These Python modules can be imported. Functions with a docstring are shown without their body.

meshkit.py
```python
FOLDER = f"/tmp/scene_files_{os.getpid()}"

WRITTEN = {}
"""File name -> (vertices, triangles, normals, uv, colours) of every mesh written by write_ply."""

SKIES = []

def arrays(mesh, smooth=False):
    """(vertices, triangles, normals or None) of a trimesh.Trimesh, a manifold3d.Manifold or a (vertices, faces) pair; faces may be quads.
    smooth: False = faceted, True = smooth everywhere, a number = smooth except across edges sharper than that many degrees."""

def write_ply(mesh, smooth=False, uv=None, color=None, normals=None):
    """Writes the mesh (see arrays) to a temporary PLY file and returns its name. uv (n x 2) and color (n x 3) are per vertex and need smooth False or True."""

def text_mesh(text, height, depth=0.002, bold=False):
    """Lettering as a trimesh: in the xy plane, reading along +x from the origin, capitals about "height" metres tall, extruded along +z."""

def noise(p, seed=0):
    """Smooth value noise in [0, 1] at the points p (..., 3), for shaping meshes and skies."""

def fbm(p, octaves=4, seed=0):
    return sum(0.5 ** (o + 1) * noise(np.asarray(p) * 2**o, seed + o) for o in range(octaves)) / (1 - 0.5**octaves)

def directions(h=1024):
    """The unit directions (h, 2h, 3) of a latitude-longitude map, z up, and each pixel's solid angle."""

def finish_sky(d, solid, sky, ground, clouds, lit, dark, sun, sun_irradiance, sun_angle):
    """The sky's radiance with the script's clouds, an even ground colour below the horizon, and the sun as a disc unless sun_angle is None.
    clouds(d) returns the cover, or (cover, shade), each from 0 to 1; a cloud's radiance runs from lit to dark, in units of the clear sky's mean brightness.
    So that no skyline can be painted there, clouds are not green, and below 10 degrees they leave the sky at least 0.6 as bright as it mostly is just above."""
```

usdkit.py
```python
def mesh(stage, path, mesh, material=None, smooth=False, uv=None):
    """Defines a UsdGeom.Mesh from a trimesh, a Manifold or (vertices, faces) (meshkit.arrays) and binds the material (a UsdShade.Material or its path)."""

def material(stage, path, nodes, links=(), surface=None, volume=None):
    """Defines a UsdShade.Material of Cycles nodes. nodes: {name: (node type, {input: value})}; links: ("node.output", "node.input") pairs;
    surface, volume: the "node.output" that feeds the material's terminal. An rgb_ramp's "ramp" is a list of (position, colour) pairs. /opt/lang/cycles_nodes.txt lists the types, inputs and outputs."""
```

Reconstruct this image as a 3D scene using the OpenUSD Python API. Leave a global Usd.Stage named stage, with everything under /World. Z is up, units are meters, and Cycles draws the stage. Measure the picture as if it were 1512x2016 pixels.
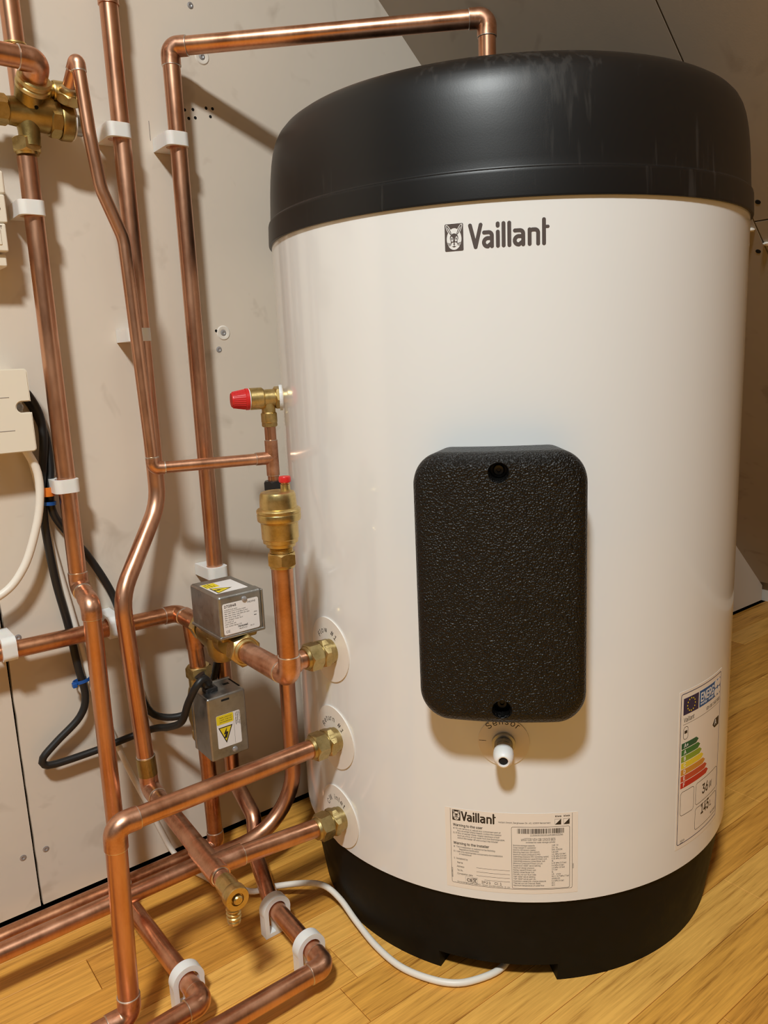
import math, random
import numpy as np, trimesh, manifold3d
import usdkit, meshkit
from pxr import Usd, UsdGeom, UsdLux, UsdShade, Sdf, Gf
from shapely.geometry import Polygon, LineString, Point, box as sbox
from shapely.ops import unary_union
from shapely import affinity

random.seed(7); np.random.seed(7)
stage = Usd.Stage.CreateInMemory()
UsdGeom.SetStageUpAxis(stage, 'Z'); UsdGeom.SetStageMetersPerUnit(stage, 1.0)
UsdGeom.Xform.Define(stage, '/World'); UsdGeom.Scope.Define(stage, '/World/Looks')
A = np.array
PI = math.pi

# ------------------------------------------------------------------ camera (world: x along the gable wall, y into it, z up)
F_PX, PITCH, ROLL, EYE_Z = 1549.72, .1949, -.0436, .7222
cam = UsdGeom.Camera.Define(stage, '/World/camera')
cp, sp, cr, sr = math.cos(PITCH), math.sin(PITCH), math.cos(ROLL), math.sin(ROLL)
fw, ri, up = A([0, cp, -sp]), A([1., 0, 0]), A([0, sp, cp])
r2, u2 = cr * ri + sr * up, -sr * ri + cr * up
WD, WN = A([.7994575, .60072266]), A([-.60072266, .7994575])
def rot(v): return A([v[:2] @ WD, v[:2] @ WN, v[2]])
mr, mu, mb = rot(r2), rot(u2), rot(-fw)
CAM = A([0, -1.0554, EYE_Z])
cam.AddTransformOp().Set(Gf.Matrix4d(*[float(x) for row in (list(mr) + [0], list(mu) + [0], list(mb) + [0], list(CAM) + [1]) for x in row]))
cam.CreateHorizontalApertureAttr(36.0); cam.CreateVerticalApertureAttr(48.0)
cam.CreateFocalLengthAttr(36.0 * F_PX / 1512)
cam.CreateClippingRangeAttr(Gf.Vec2f(.02, 50))
cam.CreateExposureAttr(0.0)

# ------------------------------------------------------------------ lights: a ceiling downlight behind the photographer, and the dim room
def downlight(name, loc, radius, power, color):
    l = UsdLux.DiskLight.Define(stage, '/World/' + name)
    l.AddTranslateOp().Set(Gf.Vec3d(*loc))
    l.CreateRadiusAttr(radius); l.CreateIntensityAttr(power); l.CreateColorAttr(Gf.Vec3f(*color))
    return l
WARM = (1.0, 1.04, 1.03)
downlight('ceiling_lamp', (-.56, -1.38, 2.26), .13, 350, WARM)
dome = UsdLux.DomeLight.Define(stage, '/World/ambient_sky'); dome.CreateIntensityAttr(.02); dome.CreateColorAttr(Gf.Vec3f(1, .9, .8))

# ------------------------------------------------------------------ materials
def mat(name, nodes, links, surface='p.BSDF'):
    return usdkit.material(stage, '/World/Looks/' + name, nodes, links, surface=surface)
def plain(name, col, rough=.5, metal=0., **kw):
    return mat(name, {'p': ('principled_bsdf', dict(base_color=col, roughness=rough, metallic=metal, **kw))}, [])
def noisy(name, c1, c2, scale, r1, r2_, metal=0., stretch=(1, 1, 1), bump=0., bscale=None, detail=4, bdist=.001, **kw):
    n = {'g': ('geometry', {}), 'm': ('mapping', {'scale': stretch}), 'n': ('noise_texture', {'scale': scale, 'detail': detail, 'roughness': .6}),
         'c': ('rgb_ramp', {'ramp': [(.3, c1), (.7, c2)]}), 'r': ('map_range', {'from_min': .3, 'from_max': .7, 'to_min': r1, 'to_max': r2_}),
         'p': ('principled_bsdf', dict(metallic=metal, **kw))}
    l = [('g.position', 'm.vector'), ('m.vector', 'n.vector'), ('n.fac', 'c.fac'), ('n.fac', 'r.value'), ('c.color', 'p.base_color'), ('r.result', 'p.roughness')]
    if bump:
        n['bn'] = ('noise_texture', {'scale': bscale or scale, 'detail': 3}); n['b'] = ('bump', {'strength': bump, 'distance': bdist})
        l += [('g.position', 'bn.vector'), ('bn.fac', 'b.height'), ('b.normal', 'p.normal')]
    return mat(name, n, l)
M = {}
M['copper'] = noisy('copper', (.58, .29, .175), (.74, .42, .27), 28, .26, .40, 1., stretch=(1, 1, .35))
M['copper_joint'] = noisy('copper_joint', (.52, .26, .155), (.74, .43, .29), 45, .26, .44, 1.)
M['copper_dark'] = noisy('copper_dark', (.46, .21, .11), (.66, .34, .19), 34, .26, .40, 1.)
M['brass'] = noisy('brass', (.54, .40, .15), (.68, .52, .24), 60, .28, .44, 1., bump=.15, bscale=900, bdist=.0004)
M['brass_dark'] = noisy('brass_dark', (.30, .215, .07), (.46, .34, .135), 40, .30, .48, 1., bump=.2, bscale=700, bdist=.0005)
M['brass_olive'] = noisy('brass_olive', (.40, .31, .13), (.54, .43, .21), 70, .28, .44, 1., bump=.15, bscale=800, bdist=.0004)
M['solder'] = plain('solder', (.72, .66, .60), .35, 1.)
M['steel'] = noisy('steel', (.34, .35, .345), (.45, .46, .45), 60, .34, .48, 1., bump=.1, bscale=500, bdist=.0003)
M['screw_metal'] = plain('screw_metal', (.42, .42, .43), .42, .6)
M['white_plastic'] = plain('white_plastic', (.84, .81, .78), .45, subsurface_weight=.15, subsurface_scale=.004)
M['cream_plastic'] = plain('cream_plastic', (.80, .73, .60), .42)
M['white_cable'] = plain('white_cable', (.82, .77, .68), .42)
M['black_cable'] = plain('black_cable', (.012, .012, .012), .45)
M['black_plastic'] = plain('black_plastic', (.012, .012, .013), .38)
M['void'] = plain('void', (.004, .004, .004), .9)
M['red_plastic'] = plain('red_plastic', (.62, .02, .02), .35)
M['blue_plastic'] = plain('blue_plastic', (.01, .09, .36), .4)
M['orange_tape'] = plain('orange_tape', (.75, .20, .02), .45)
M['casing'] = plain('casing', (.775, .79, .785), .16, coat_weight=.5, coat_roughness=.05)
M['disc'] = plain('disc', (.80, .75, .68), .35)
M['paper'] = plain('paper', (.82, .76, .68), .45)
M['paper_white'] = plain('paper_white', (.80, .78, .76), .35)
M['ink'] = plain('ink', (.02, .017, .015), .5)
M['logo_ink'] = plain('logo_ink', (.085, .068, .062), .35)
M['grey_ink'] = plain('grey_ink', (.25, .22, .20), .5)
M['yellow_ink'] = plain('yellow_ink', (.78, .62, .02), .4)
for nm, c in dict(navy=(.018, .016, .07), blue=(.0, .085, .27), green_1=(.0, .095, .045), green_2=(.025, .17, .04), green_3=(.24, .36, .03), yellow_4=(.78, .62, .04),
                  orange_5=(.62, .27, .035), red_6=(.55, .065, .03), red_7=(.52, .016, .016), border=(.07, .08, .14)).items():
    M['ink_' + nm] = plain('ink_' + nm, c, .4)
M['cap_black'] = mat('cap_black', {'g': ('geometry', {}), 'm': ('mapping', {'scale': (150, 150, 9)}), 'n': ('noise_texture', {'scale': 1, 'detail': 3}), 'k': ('noise_texture', {'scale': 7, 'detail': 2}), 'a': ('math', {'math_type': 'multiply'}),
    'c': ('rgb_ramp', {'ramp': [(.33, (.0042, .0042, .0044)), (.42, (.020, .019, .018))]}), 'f': ('noise_texture', {'scale': 600}), 'b': ('bump', {'strength': .06, 'distance': .0004}), 'p': ('principled_bsdf', {'roughness': .40, 'specular_ior_level': .42})},
    [('g.position', 'm.vector'), ('m.vector', 'n.vector'), ('g.position', 'k.vector'), ('n.fac', 'a.value1'), ('k.fac', 'a.value2'), ('a.value', 'c.fac'), ('c.color', 'p.base_color'), ('g.position', 'f.vector'), ('f.fac', 'b.height'), ('b.normal', 'p.normal')])
M['base_black'] = noisy('base_black', (.004, .0036, .003), (.010, .009, .007), 26, .50, .65, 0., specular_ior_level=.12, bump=.12, bscale=500, bdist=.0006)
# foam cover with a pebbled skin
M['foam'] = mat('foam', {'g': ('geometry', {}), 'v': ('voronoi_texture', {'scale': 560, 'feature': 'smooth_f1', 'smoothness': .6}), 'n': ('noise_texture', {'scale': 420, 'detail': 3}),
    'a': ('math', {'math_type': 'add'}), 'b': ('bump', {'strength': .85, 'distance': .0017}), 'p': ('principled_bsdf', {'base_color': (.004, .0038, .0034), 'roughness': .34, 'specular_ior_level': .32})},
    [('g.position', 'v.vector'), ('g.position', 'n.vector'), ('v.distance', 'a.value1'), ('n.fac', 'a.value2'), ('a.value', 'b.height'), ('b.normal', 'p.normal')])
# grey plasterboard with scuffs
def board(name, c1, c2):
    return mat(name, {'g': ('geometry', {}), 'n': ('noise_texture', {'scale': 2.2, 'detail': 5, 'roughness': .6}), 'c': ('rgb_ramp', {'ramp': [(.3, c1), (.7, c2)]}),
        's': ('noise_texture', {'scale': 17, 'detail': 3, 'distortion': .6}), 'sr': ('rgb_ramp', {'ramp': [(.61, (1, 1, 1)), (.74, (.80, .775, .75))]}), 'x': ('mix_color', {'blend_type': 'multiply', 'fac': .8}),
        'f': ('noise_texture', {'scale': 420, 'detail': 2}), 'b': ('bump', {'strength': .08, 'distance': .0008}), 'p': ('principled_bsdf', {'roughness': .72, 'specular_ior_level': .3})},
        [('g.position', 'n.vector'), ('g.position', 's.vector'), ('g.position', 'f.vector'), ('n.fac', 'c.fac'), ('s.fac', 'sr.fac'), ('c.color', 'x.a'), ('sr.color', 'x.b'), ('x.result', 'p.base_color'), ('f.fac', 'b.height'), ('b.normal', 'p.normal')])
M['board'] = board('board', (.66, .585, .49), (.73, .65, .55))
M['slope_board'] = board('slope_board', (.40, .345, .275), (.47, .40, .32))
M['paint'] = plain('paint', (.10, .09, .078), .7)
M['plaster'] = plain('plaster', (.75, .70, .62), .8)
# oak strips, grain along x
def oak(i, dark, light):
    mid = tuple(.35 * A(dark) + .65 * A(light))
    return mat(f'oak_{i}', {'g': ('geometry', {}), 'm': ('mapping', {'scale': (1.1, 17, 17), 'location': (i * 3.1, i * 1.7, 0), 'rotation': (0, 0, .05 * (i - 2))}), 'n': ('noise_texture', {'scale': 3.4, 'detail': 4, 'roughness': .55, 'distortion': .9}),
        'm2': ('mapping', {'scale': (4.5, 85, 85), 'location': (i * 5.3, i * .9, 0), 'rotation': (0, 0, .05 * (i - 2))}), 'n2': ('noise_texture', {'scale': 2.2, 'detail': 4, 'roughness': .6, 'distortion': .25}),
        'm3': ('mapping', {'scale': (22, 520, 520), 'rotation': (0, 0, .05 * (i - 2))}), 'n3': ('noise_texture', {'scale': 1.3, 'detail': 2}),
        'a': ('mix_float', {'fac': .58}), 'a2': ('mix_float', {'fac': .16}), 'c': ('rgb_ramp', {'ramp': [(.34, dark), (.455, mid), (.60, light)]}),
        'b': ('bump', {'strength': .10, 'distance': .0005}), 'r': ('map_range', {'from_min': .3, 'from_max': .7, 'to_min': .46, 'to_max': .34}), 'p': ('principled_bsdf', {'specular_ior_level': .4})},
        [('g.position', 'm.vector'), ('m.vector', 'n.vector'), ('g.position', 'm2.vector'), ('m2.vector', 'n2.vector'), ('g.position', 'm3.vector'), ('m3.vector', 'n3.vector'),
         ('n.fac', 'a.a'), ('n2.fac', 'a.b'), ('a.result', 'a2.a'), ('n3.fac', 'a2.b'), ('a2.result', 'c.fac'), ('c.color', 'p.base_color'), ('a2.result', 'b.height'), ('b.normal', 'p.normal'), ('a2.result', 'r.value'), ('r.result', 'p.roughness')])
OAK = [oak(0, (.26, .095, .012), (.82, .415, .075)), oak(1, (.32, .125, .017), (.86, .45, .090)), oak(2, (.22, .078, .009), (.74, .35, .058)), oak(3, (.38, .16, .025), (.92, .51, .115)), oak(4, (.28, .105, .013), (.80, .385, .068))]

# ------------------------------------------------------------------ prim helpers
USED = {}
def numbered(path):
    k = USED.get(path, 0); USED[path] = k + 1
    return path if k == 0 else f'{path}_{k:03d}'
def tag(p, label=None, cat=None, group=None, kind=None):
    p = p.GetPrim() if hasattr(p, 'GetPrim') else p
    for k, v in (('label', label), ('category', cat), ('group', group), ('kind', kind)):
        if v: p.SetCustomDataByKey(k, v)
    return p
BASE = {}
def thing(name, label, cat, base, group=None):
    path = numbered('/World/' + name)
    x = UsdGeom.Xform.Define(stage, path); x.AddTranslateOp().Set(Gf.Vec3d(*[float(b) for b in base]))
    BASE[path] = A(base, float)
    return tag(x, label, cat, group)
def tri(m):
    if isinstance(m, (list, tuple)) and len(m) and not isinstance(m[0], np.ndarray): return trimesh.util.concatenate([tri(x) for x in m])
    if isinstance(m, manifold3d.Manifold):
        q = m.to_mesh(); return trimesh.Trimesh(q.vert_properties[:, :3], q.tri_verts, process=False)
    return m
def add(name, m, material, parent=None, smooth=35, label=None, **kw):
    m = tri(m).copy()
    root = parent.GetPath().pathString if parent is not None else '/World'
    top = '/'.join(root.split('/')[:3]); b = BASE.get(top, np.zeros(3))
    if parent is not None: m.vertices = m.vertices - b
    path = numbered(root + '/' + name)
    u = usdkit.mesh(stage, path, m, M[material] if isinstance(material, str) else material, smooth=smooth)
    return tag(u, label, **kw)
def solo(name, m, material, label, cat, group=None, smooth=35):
    """a thing that is one mesh"""
    m = tri(m).copy(); b = A([m.bounds[:, 0].mean(), m.bounds[:, 1].mean(), m.bounds[0, 2]])
    path = numbered('/World/' + name); m.vertices = m.vertices - b
    u = usdkit.mesh(stage, path, m, M[material], smooth=smooth); u.AddTranslateOp().Set(Gf.Vec3d(*map(float, b)))
    BASE[path] = b
    return tag(u, label, cat, group)

# ------------------------------------------------------------------ shape helpers
def unit(v): v = A(v, float); return v / np.linalg.norm(v)
def frame(axis):
    z = unit(axis); h = A([0, 0, 1.]) if abs(z[2]) < .9 else A([1., 0, 0])
    x = unit(np.cross(h, z)); return np.stack([x, np.cross(z, x), z], 1)
def place(m, axis=(0, 0, 1), at=(0, 0, 0)):
    m = tri(m).copy(); m.vertices = m.vertices @ frame(axis).T + A(at); return m
def lathe(prof, axis=(0, 0, 1), at=(0, 0, 0), n=40):
    prof = [tuple(map(float, q)) for q in prof]
    if prof[0][0] > 0: prof = [(0., prof[0][1])] + prof
    if prof[-1][0] > 0: prof = prof + [(0., prof[-1][1])]
    if sum((b[0] + a[0]) * (b[1] - a[1]) for a, b in zip(prof, prof[1:])) < 0: prof = prof[::-1]
    return place(trimesh.creation.revolve(A(prof), sections=n), axis, at)
def cyl(p, q, r, n=28):
    p, q = A(p, float), A(q, float); L = np.linalg.norm(q - p); return lathe([(r, 0), (r, L)], q - p, p, n)
def mf(m):
    m = tri(m).copy(); m.merge_vertices()
    return manifold3d.Manifold(manifold3d.Mesh(vert_properties=np.asarray(m.vertices, np.float32), tri_verts=np.asarray(m.faces, np.uint32)))
def hexnut(axis, at, af, L, ch=.0018, n=6, spin=0.):
    r = af / math.cos(PI / n) / 2; a = np.arange(n) * 2 * PI / n + spin
    pr = mf(trimesh.creation.extrude_polygon(Polygon(np.c_[r * np.cos(a), r * np.sin(a)]), L, engine='earcut'))
    rv = mf(lathe([(af / 2 * .97, 0), (r + 1e-4, ch * 1.3), (r + 1e-4, L - ch * 1.3), (af / 2 * .97, L)], n=48))
    return place(pr ^ rv, axis, at)
def bevbox(lo, hi, r=.003, seg=3):
    lo, hi = A(lo, float), A(hi, float)
    s = manifold3d.Manifold.sphere(r, 4 * seg)
    return tri(manifold3d.Manifold.batch_hull([s.translate([float(x), float(y), float(z)]) for x in (lo[0] + r, hi[0] - r) for y in (lo[1] + r, hi[1] - r) for z in (lo[2] + r, hi[2] - r)]))
def blk(lo, hi):
    lo, hi = A(lo, float), A(hi, float); m = trimesh.creation.box(hi - lo); m.apply_translation((lo + hi) / 2); return m
def fillet(pts, rad):
    pts = [A(p, float) for p in pts]; out = [pts[0]]
    for i in range(1, len(pts) - 1):
        r = rad[i - 1] if np.ndim(rad) else rad
        a, b = unit(pts[i - 1] - pts[i]), unit(pts[i + 1] - pts[i]); ang = math.acos(np.clip(a @ b, -1, 1))
        if r <= 0 or ang > PI - .02: out.append(pts[i]); continue
        d = min(r / math.tan(ang / 2), .49 * np.linalg.norm(pts[i - 1] - pts[i]), .49 * np.linalg.norm(pts[i + 1] - pts[i])); r = d * math.tan(ang / 2)
        c = pts[i] + unit(a + b) * r / math.sin(ang / 2); p0, p1 = pts[i] + a * d, pts[i] + b * d; v0, v1 = p0 - c, p1 - c
        w = math.acos(np.clip(v0 @ v1 / r / r, -1, 1)); k = max(4, int(w / .14))
        for t in np.linspace(0, 1, k + 1): out.append(c + (math.sin((1 - t) * w) * v0 + math.sin(t * w) * v1) / math.sin(w))
    out.append(pts[-1]); return A(out)
def spline(pts, step=.006):
    p = A(pts, float); p = np.vstack([2 * p[0] - p[1], p, 2 * p[-1] - p[-2]]); out = []
    for i in range(1, len(p) - 2):
        k = max(2, int(np.linalg.norm(p[i + 1] - p[i]) / step))
        for t in np.arange(k) / k:
            out.append(.5 * (2 * p[i] + (p[i + 1] - p[i - 1]) * t + (2 * p[i - 1] - 5 * p[i] + 4 * p[i + 1] - p[i + 2]) * t * t + (3 * p[i] - p[i - 1] - 3 * p[i + 1] + p[i + 2]) * t ** 3))
    out.append(p[-2]); return A(out)
def sweep(path, r, n=28):
    path = A(path, float); keep = [0] + [i for i in range(1, len(path)) if np.linalg.norm(path[i] - path[i - 1]) > 1e-6]; path = path[keep]
    t = np.gradient(path, axis=0); t /= np.linalg.norm(t, axis=1)[:, None]
    x = frame(t[0])[:, 0]; V = []; a = np.arange(n) * 2 * PI / n; rr = np.broadcast_to(r, len(path))
    for i in range(len(path)):
        x = unit(x - t[i] * (x @ t[i])); y = np.cross(t[i], x)
        V.append(path[i] + rr[i] * (np.cos(a)[:, None] * x + np.sin(a)[:, None] * y))
    V = np.vstack(V + [path[:1], path[-1:]]); m = len(path); Fc = []
    j = np.arange(n); k = (j + 1) % n
    for i in range(m - 1):
        a0, b0 = i * n, (i + 1) * n
        Fc += [np.c_[a0 + j, a0 + k, b0 + k], np.c_[a0 + j, b0 + k, b0 + j]]
    Fc += [np.c_[np.full(n, m * n), k, j], np.c_[np.full(n, m * n + 1), (m - 1) * n + j, (m - 1) * n + k]]
    return trimesh.Trimesh(V, np.vstack(Fc), process=False)
def ring(axis, at, r, w=.0012, h=.0006):
    """a bead of solder round a pipe of radius r"""
    return lathe_open([(r - .0004, -w), (r + h, -w * .6), (r + h, w * .6), (r - .0004, w)], axis, at)
def lathe_open(prof, axis, at, n=32):
    pr = list(prof) + [prof[0]]
    return place(trimesh.creation.revolve(A(pr, float), sections=n), axis, at)
R22, R15 = .0110, .0075
def run(parent, pts, kinds, r=R22, mpipe='copper', mjoint='copper_joint', leg=None, rings=True):
    """a soldered pipe run: kinds[i] for each inner corner is 'elbow' or a bend radius; the straights between elbows are parts, so is each elbow"""
    pts = [A(p, float) for p in pts]; leg = leg or r * 1.75; seg, rad = [pts[0]], []
    for i in range(1, len(pts)):
        last = i == len(pts) - 1
        if not last and kinds[i - 1] != 'elbow': seg.append(pts[i]); rad.append(kinds[i - 1]); continue
        if last: seg.append(pts[i]); add('pipe', sweep(fillet(seg, rad if rad else 0), r), mpipe, parent); break
        c = pts[i]; a, b = unit(pts[i - 1] - c), unit(pts[i + 1] - c)
        seg.append(c + a * r * .6); add('pipe', sweep(fillet(seg, rad if rad else 0), r), mpipe, parent)
        e = add('elbow', sweep(fillet([c + a * leg, c + b * leg], 0) if abs(a @ b) > .999 else fillet([c + a * leg, c, c + b * leg], r * 1.25), r * 1.11), mjoint, parent)
        if rings:
            for q in (a, b): add('solder_joint', ring(q, c + q * leg, r * 1.04), 'solder', e)
        seg, rad = [c + b * r * .6], []
def polymesh(g, depth, strip=None, z0=0.):
    """extrudes a shapely shape; strip cuts it into narrow columns first, so that it can be wrapped on a drum"""
    gs = [g]
    if strip:
        x0, y0, x1, y1 = g.bounds; xs = np.arange(x0, x1 + strip, strip)
        gs = [g.intersection(sbox(a, y0 - 1, a + strip, y1 + 1)) for a in xs]
    out = []
    for q in gs:
        for h in getattr(q, 'geoms', [q]):
            if h.geom_type == 'Polygon' and h.area > 1e-10:
                m = trimesh.creation.extrude_polygon(h, depth, engine='earcut'); m.apply_translation([0, 0, z0]); out.append(m)
    return trimesh.util.concatenate(out)
def rrect(x0, y0, x1, y1, r): return sbox(x0 + r, y0 + r, x1 - r, y1 - r).buffer(r, 6)
def outline(g, w): return g.difference(g.buffer(-w))
def txt(s, x, y, h, w=None, bold=False, depth=.00008, ang=0, align='l'):
    """lettering, left end of the base line at (x, y); w squeezes it to that width"""
    m = meshkit.text_mesh(s, h, depth, bold)
    if w: m.vertices[:, 0] *= w / m.bounds[1, 0]
    if align == 'r': m.vertices[:, 0] -= m.bounds[1, 0]
    if align == 'c': m.vertices[:, 0] -= m.bounds[1, 0] / 2
    if ang:
        c, s_ = math.cos(ang), math.sin(ang); m.vertices[:, :2] = m.vertices[:, :2] @ A([[c, s_], [-s_, c]])
    m.apply_translation([x, y, 0]); return m
def lift(m, z): m = tri(m).copy(); m.vertices[:, 2] += z; return m
def onto(m, o, ux, uy):
    """flat local shape to the plane at o spanned by ux, uy"""
    m = tri(m).copy(); ux, uy = unit(ux), unit(uy); m.vertices = A(o) + m.vertices @ np.stack([ux, uy, np.cross(ux, uy)]); return m

# ------------------------------------------------------------------ the setting
SL = lambda x: 2.042 - .948 * x            # height of the sloping ceiling above x
fl = add('floor', blk((-1.6, -2.7, -.06), (2.4, .12, -.012)), 'void', kind='structure', smooth=False)
PW = .0608; rp = random.Random(11)
def plank(x0, x1, y0, y1, i):
    c = .0007; w = .00035
    lo, hi = A([x0 + w, y0 + w, -.012]), A([x1 - w, y1 - w, 0.])
    b = [(lo[0], lo[1]), (hi[0], lo[1]), (hi[0], hi[1]), (lo[0], hi[1])]; t = [(lo[0] + c, lo[1] + c), (hi[0] - c, lo[1] + c), (hi[0] - c, hi[1] - c), (lo[0] + c, hi[1] - c)]
    v = [(*p, -.012) for p in b] + [(*p, -c) for p in b] + [(*p, 0) for p in t]
    f = []
    for k in (0, 4):
        for j in range(4): f += [[k + j, k + (j + 1) % 4, k + 4 + (j + 1) % 4], [k + j, k + 4 + (j + 1) % 4, k + 4 + j]]
    f += [[8, 9, 10], [8, 10, 11]]
    add('plank', trimesh.Trimesh(A(v), A(f), process=False), OAK[i], fl, smooth=False)
row = 0; y = -.130 + PW * 3
while y > -2.65:
    y1 = min(y, .0015); y0 = y - PW
    seen = y > -1.0
    L0 = .62 if seen else 1.6
    cuts = [-1.58]; xx = -1.58 + rp.uniform(.2, L0)
    while xx < 2.3: cuts.append(xx); xx += L0 * rp.uniform(.72, 1.18)
    cuts.append(2.38)
    if abs(y - (-.130)) < .01: cuts = [-1.58, -1.1, -.42, .2, .84, 1.45, 2.05, 2.38]
    if y0 < 0:
        for a, b in zip(cuts, cuts[1:]): plank(a, b, y0, y1, rp.randrange(5))
    y -= PW; row += 1

wb = add('wall_back', blk((-1.6, .03, 0), (2.3, .1, 2.4)), 'void', kind='structure', smooth=False)
def wallpanel(poly):
    m = trimesh.creation.extrude_polygon(Polygon(poly), .0125, engine='earcut')
    m.vertices = m.vertices[:, [0, 2, 1]]; m.faces = m.faces[:, ::-1]; add('panel', m, 'board', wb, smooth=False)
g = .009
wallpanel([(-1.6, g), (.1802, g), (.1802, 1.83), (.1802, 1.866), (-.268, 2.296), (-1.6, 2.296)])
ragged = [(.1828 + random.uniform(0, .0012), z) for z in np.linspace(.03, .44, 22)]
wallpanel([(.1835, g), (2.1, g), (2.1, SL(2.1)), (.1835, SL(.1835))] + [(.1831, .45)] + ragged[::-1])
for x, z in [(.510, 1.187), (.511, .742), (.196, .088), (.167, .088), (.198, .389), (.521, 1.127), (.520, .765), (1.9, .12)]:
    add('screw', [lathe([(.0042, 0), (.0042, .0006), (.0022, .0011), (.0009, .0004)], (0, -1, 0), (x, .0002, z), 20)], 'screw_metal', wb)
for x, z in [(.521, 1.127), (.520, .765)]:
    add('dimple', lathe_open([(.0042, 0), (.0105, 0), (.009, .0011), (.0055, .0009)], (0, -1, 0), (x, 0, z), 28), 'plaster', wb)
for u in [(.4895, 1.0565), (.5015, 1.0585), (.4945, 1.0465), (.504, 1.0485), (.521, 1.063), (.5305, 1.0635), (.5265, 1.053), (.509, .768), (1.93, .085)]:
    add('drill_hole', lathe([(.0021, 0), (.0019, .0003)], (0, -1, 0), (u[0], 0, u[1]), 12), 'void', wb)
add('pencil_line', blk((.4375, -.0001, 1.012), (.4383, .0001, 1.036)), 'grey_ink', wb, smooth=False)

ce = None
def slab(x0, x1, y0, y1, t0, t1):
    n = unit([.948, 0, 1]); v = [A([x, y, SL(x)]) + n * t for t in (t0, t1) for x, y in ((x0, y0), (x1, y0), (x1, y1), (x0, y1))]
    f = [[0, 1, 2, 3], [7, 6, 5, 4], [0, 4, 5, 1], [1, 5, 6, 2], [2, 6, 7, 3], [3, 7, 4, 0]]
    f = A(f); return trimesh.Trimesh(A(v), np.vstack([f[:, [0, 1, 2]], f[:, [0, 2, 3]]]), process=False)
ce = add('ceiling', slab(-.27, 2.16, -2.7, .03, .03, .08), 'void', kind='structure', smooth=False)
for q in [(-.27, 2.085, -.406, .0), (-.27, 1.2065, -1.606, -.4085), (1.2085, 2.085, -1.606, -.4085), (-.27, 2.085, -2.7, -1.6085)]:
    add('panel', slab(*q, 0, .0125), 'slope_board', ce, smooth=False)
def onslope(x, y, r, h, m_, nm):
    add(nm, lathe([(r, 0), (r * .9, h)], unit([-.948, 0, -1]), (x, y, SL(x)), 14), m_, ce)
for x, y in [(1.183, -.425), (1.249, -.394)]: onslope(x, y, .0042, .0004, 'void', 'drill_hole')
for x, y in [(1.238, -.412), (1.216, -.399)]:
    s = trimesh.creation.icosphere(2, .006); s.vertices *= (1 + .5 * (meshkit.noise(s.vertices * 300 + x * 50) - .5))[:, None] * A([1, .8, .5]); s.apply_translation([x, y, SL(x) - .002]); add('plaster_fragment', s, 'plaster', ce)
add('ceiling', blk((-1.6, -2.7, 2.3), (-.27, .05, 2.36)), 'paint', kind='structure', smooth=False)
add('wall_left', blk((-1.68, -2.7, 0), (-1.6, .03, 2.36)), 'paint', kind='structure', smooth=False)
add('wall_front', blk((-1.6, -2.78, 0), (2.3, -2.7, 2.4)), 'paint', kind='structure', smooth=False)
add('wall_right', blk((2.125, -2.7, 0), (2.2, .03, .09)), 'board', kind='structure', smooth=False)

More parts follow.
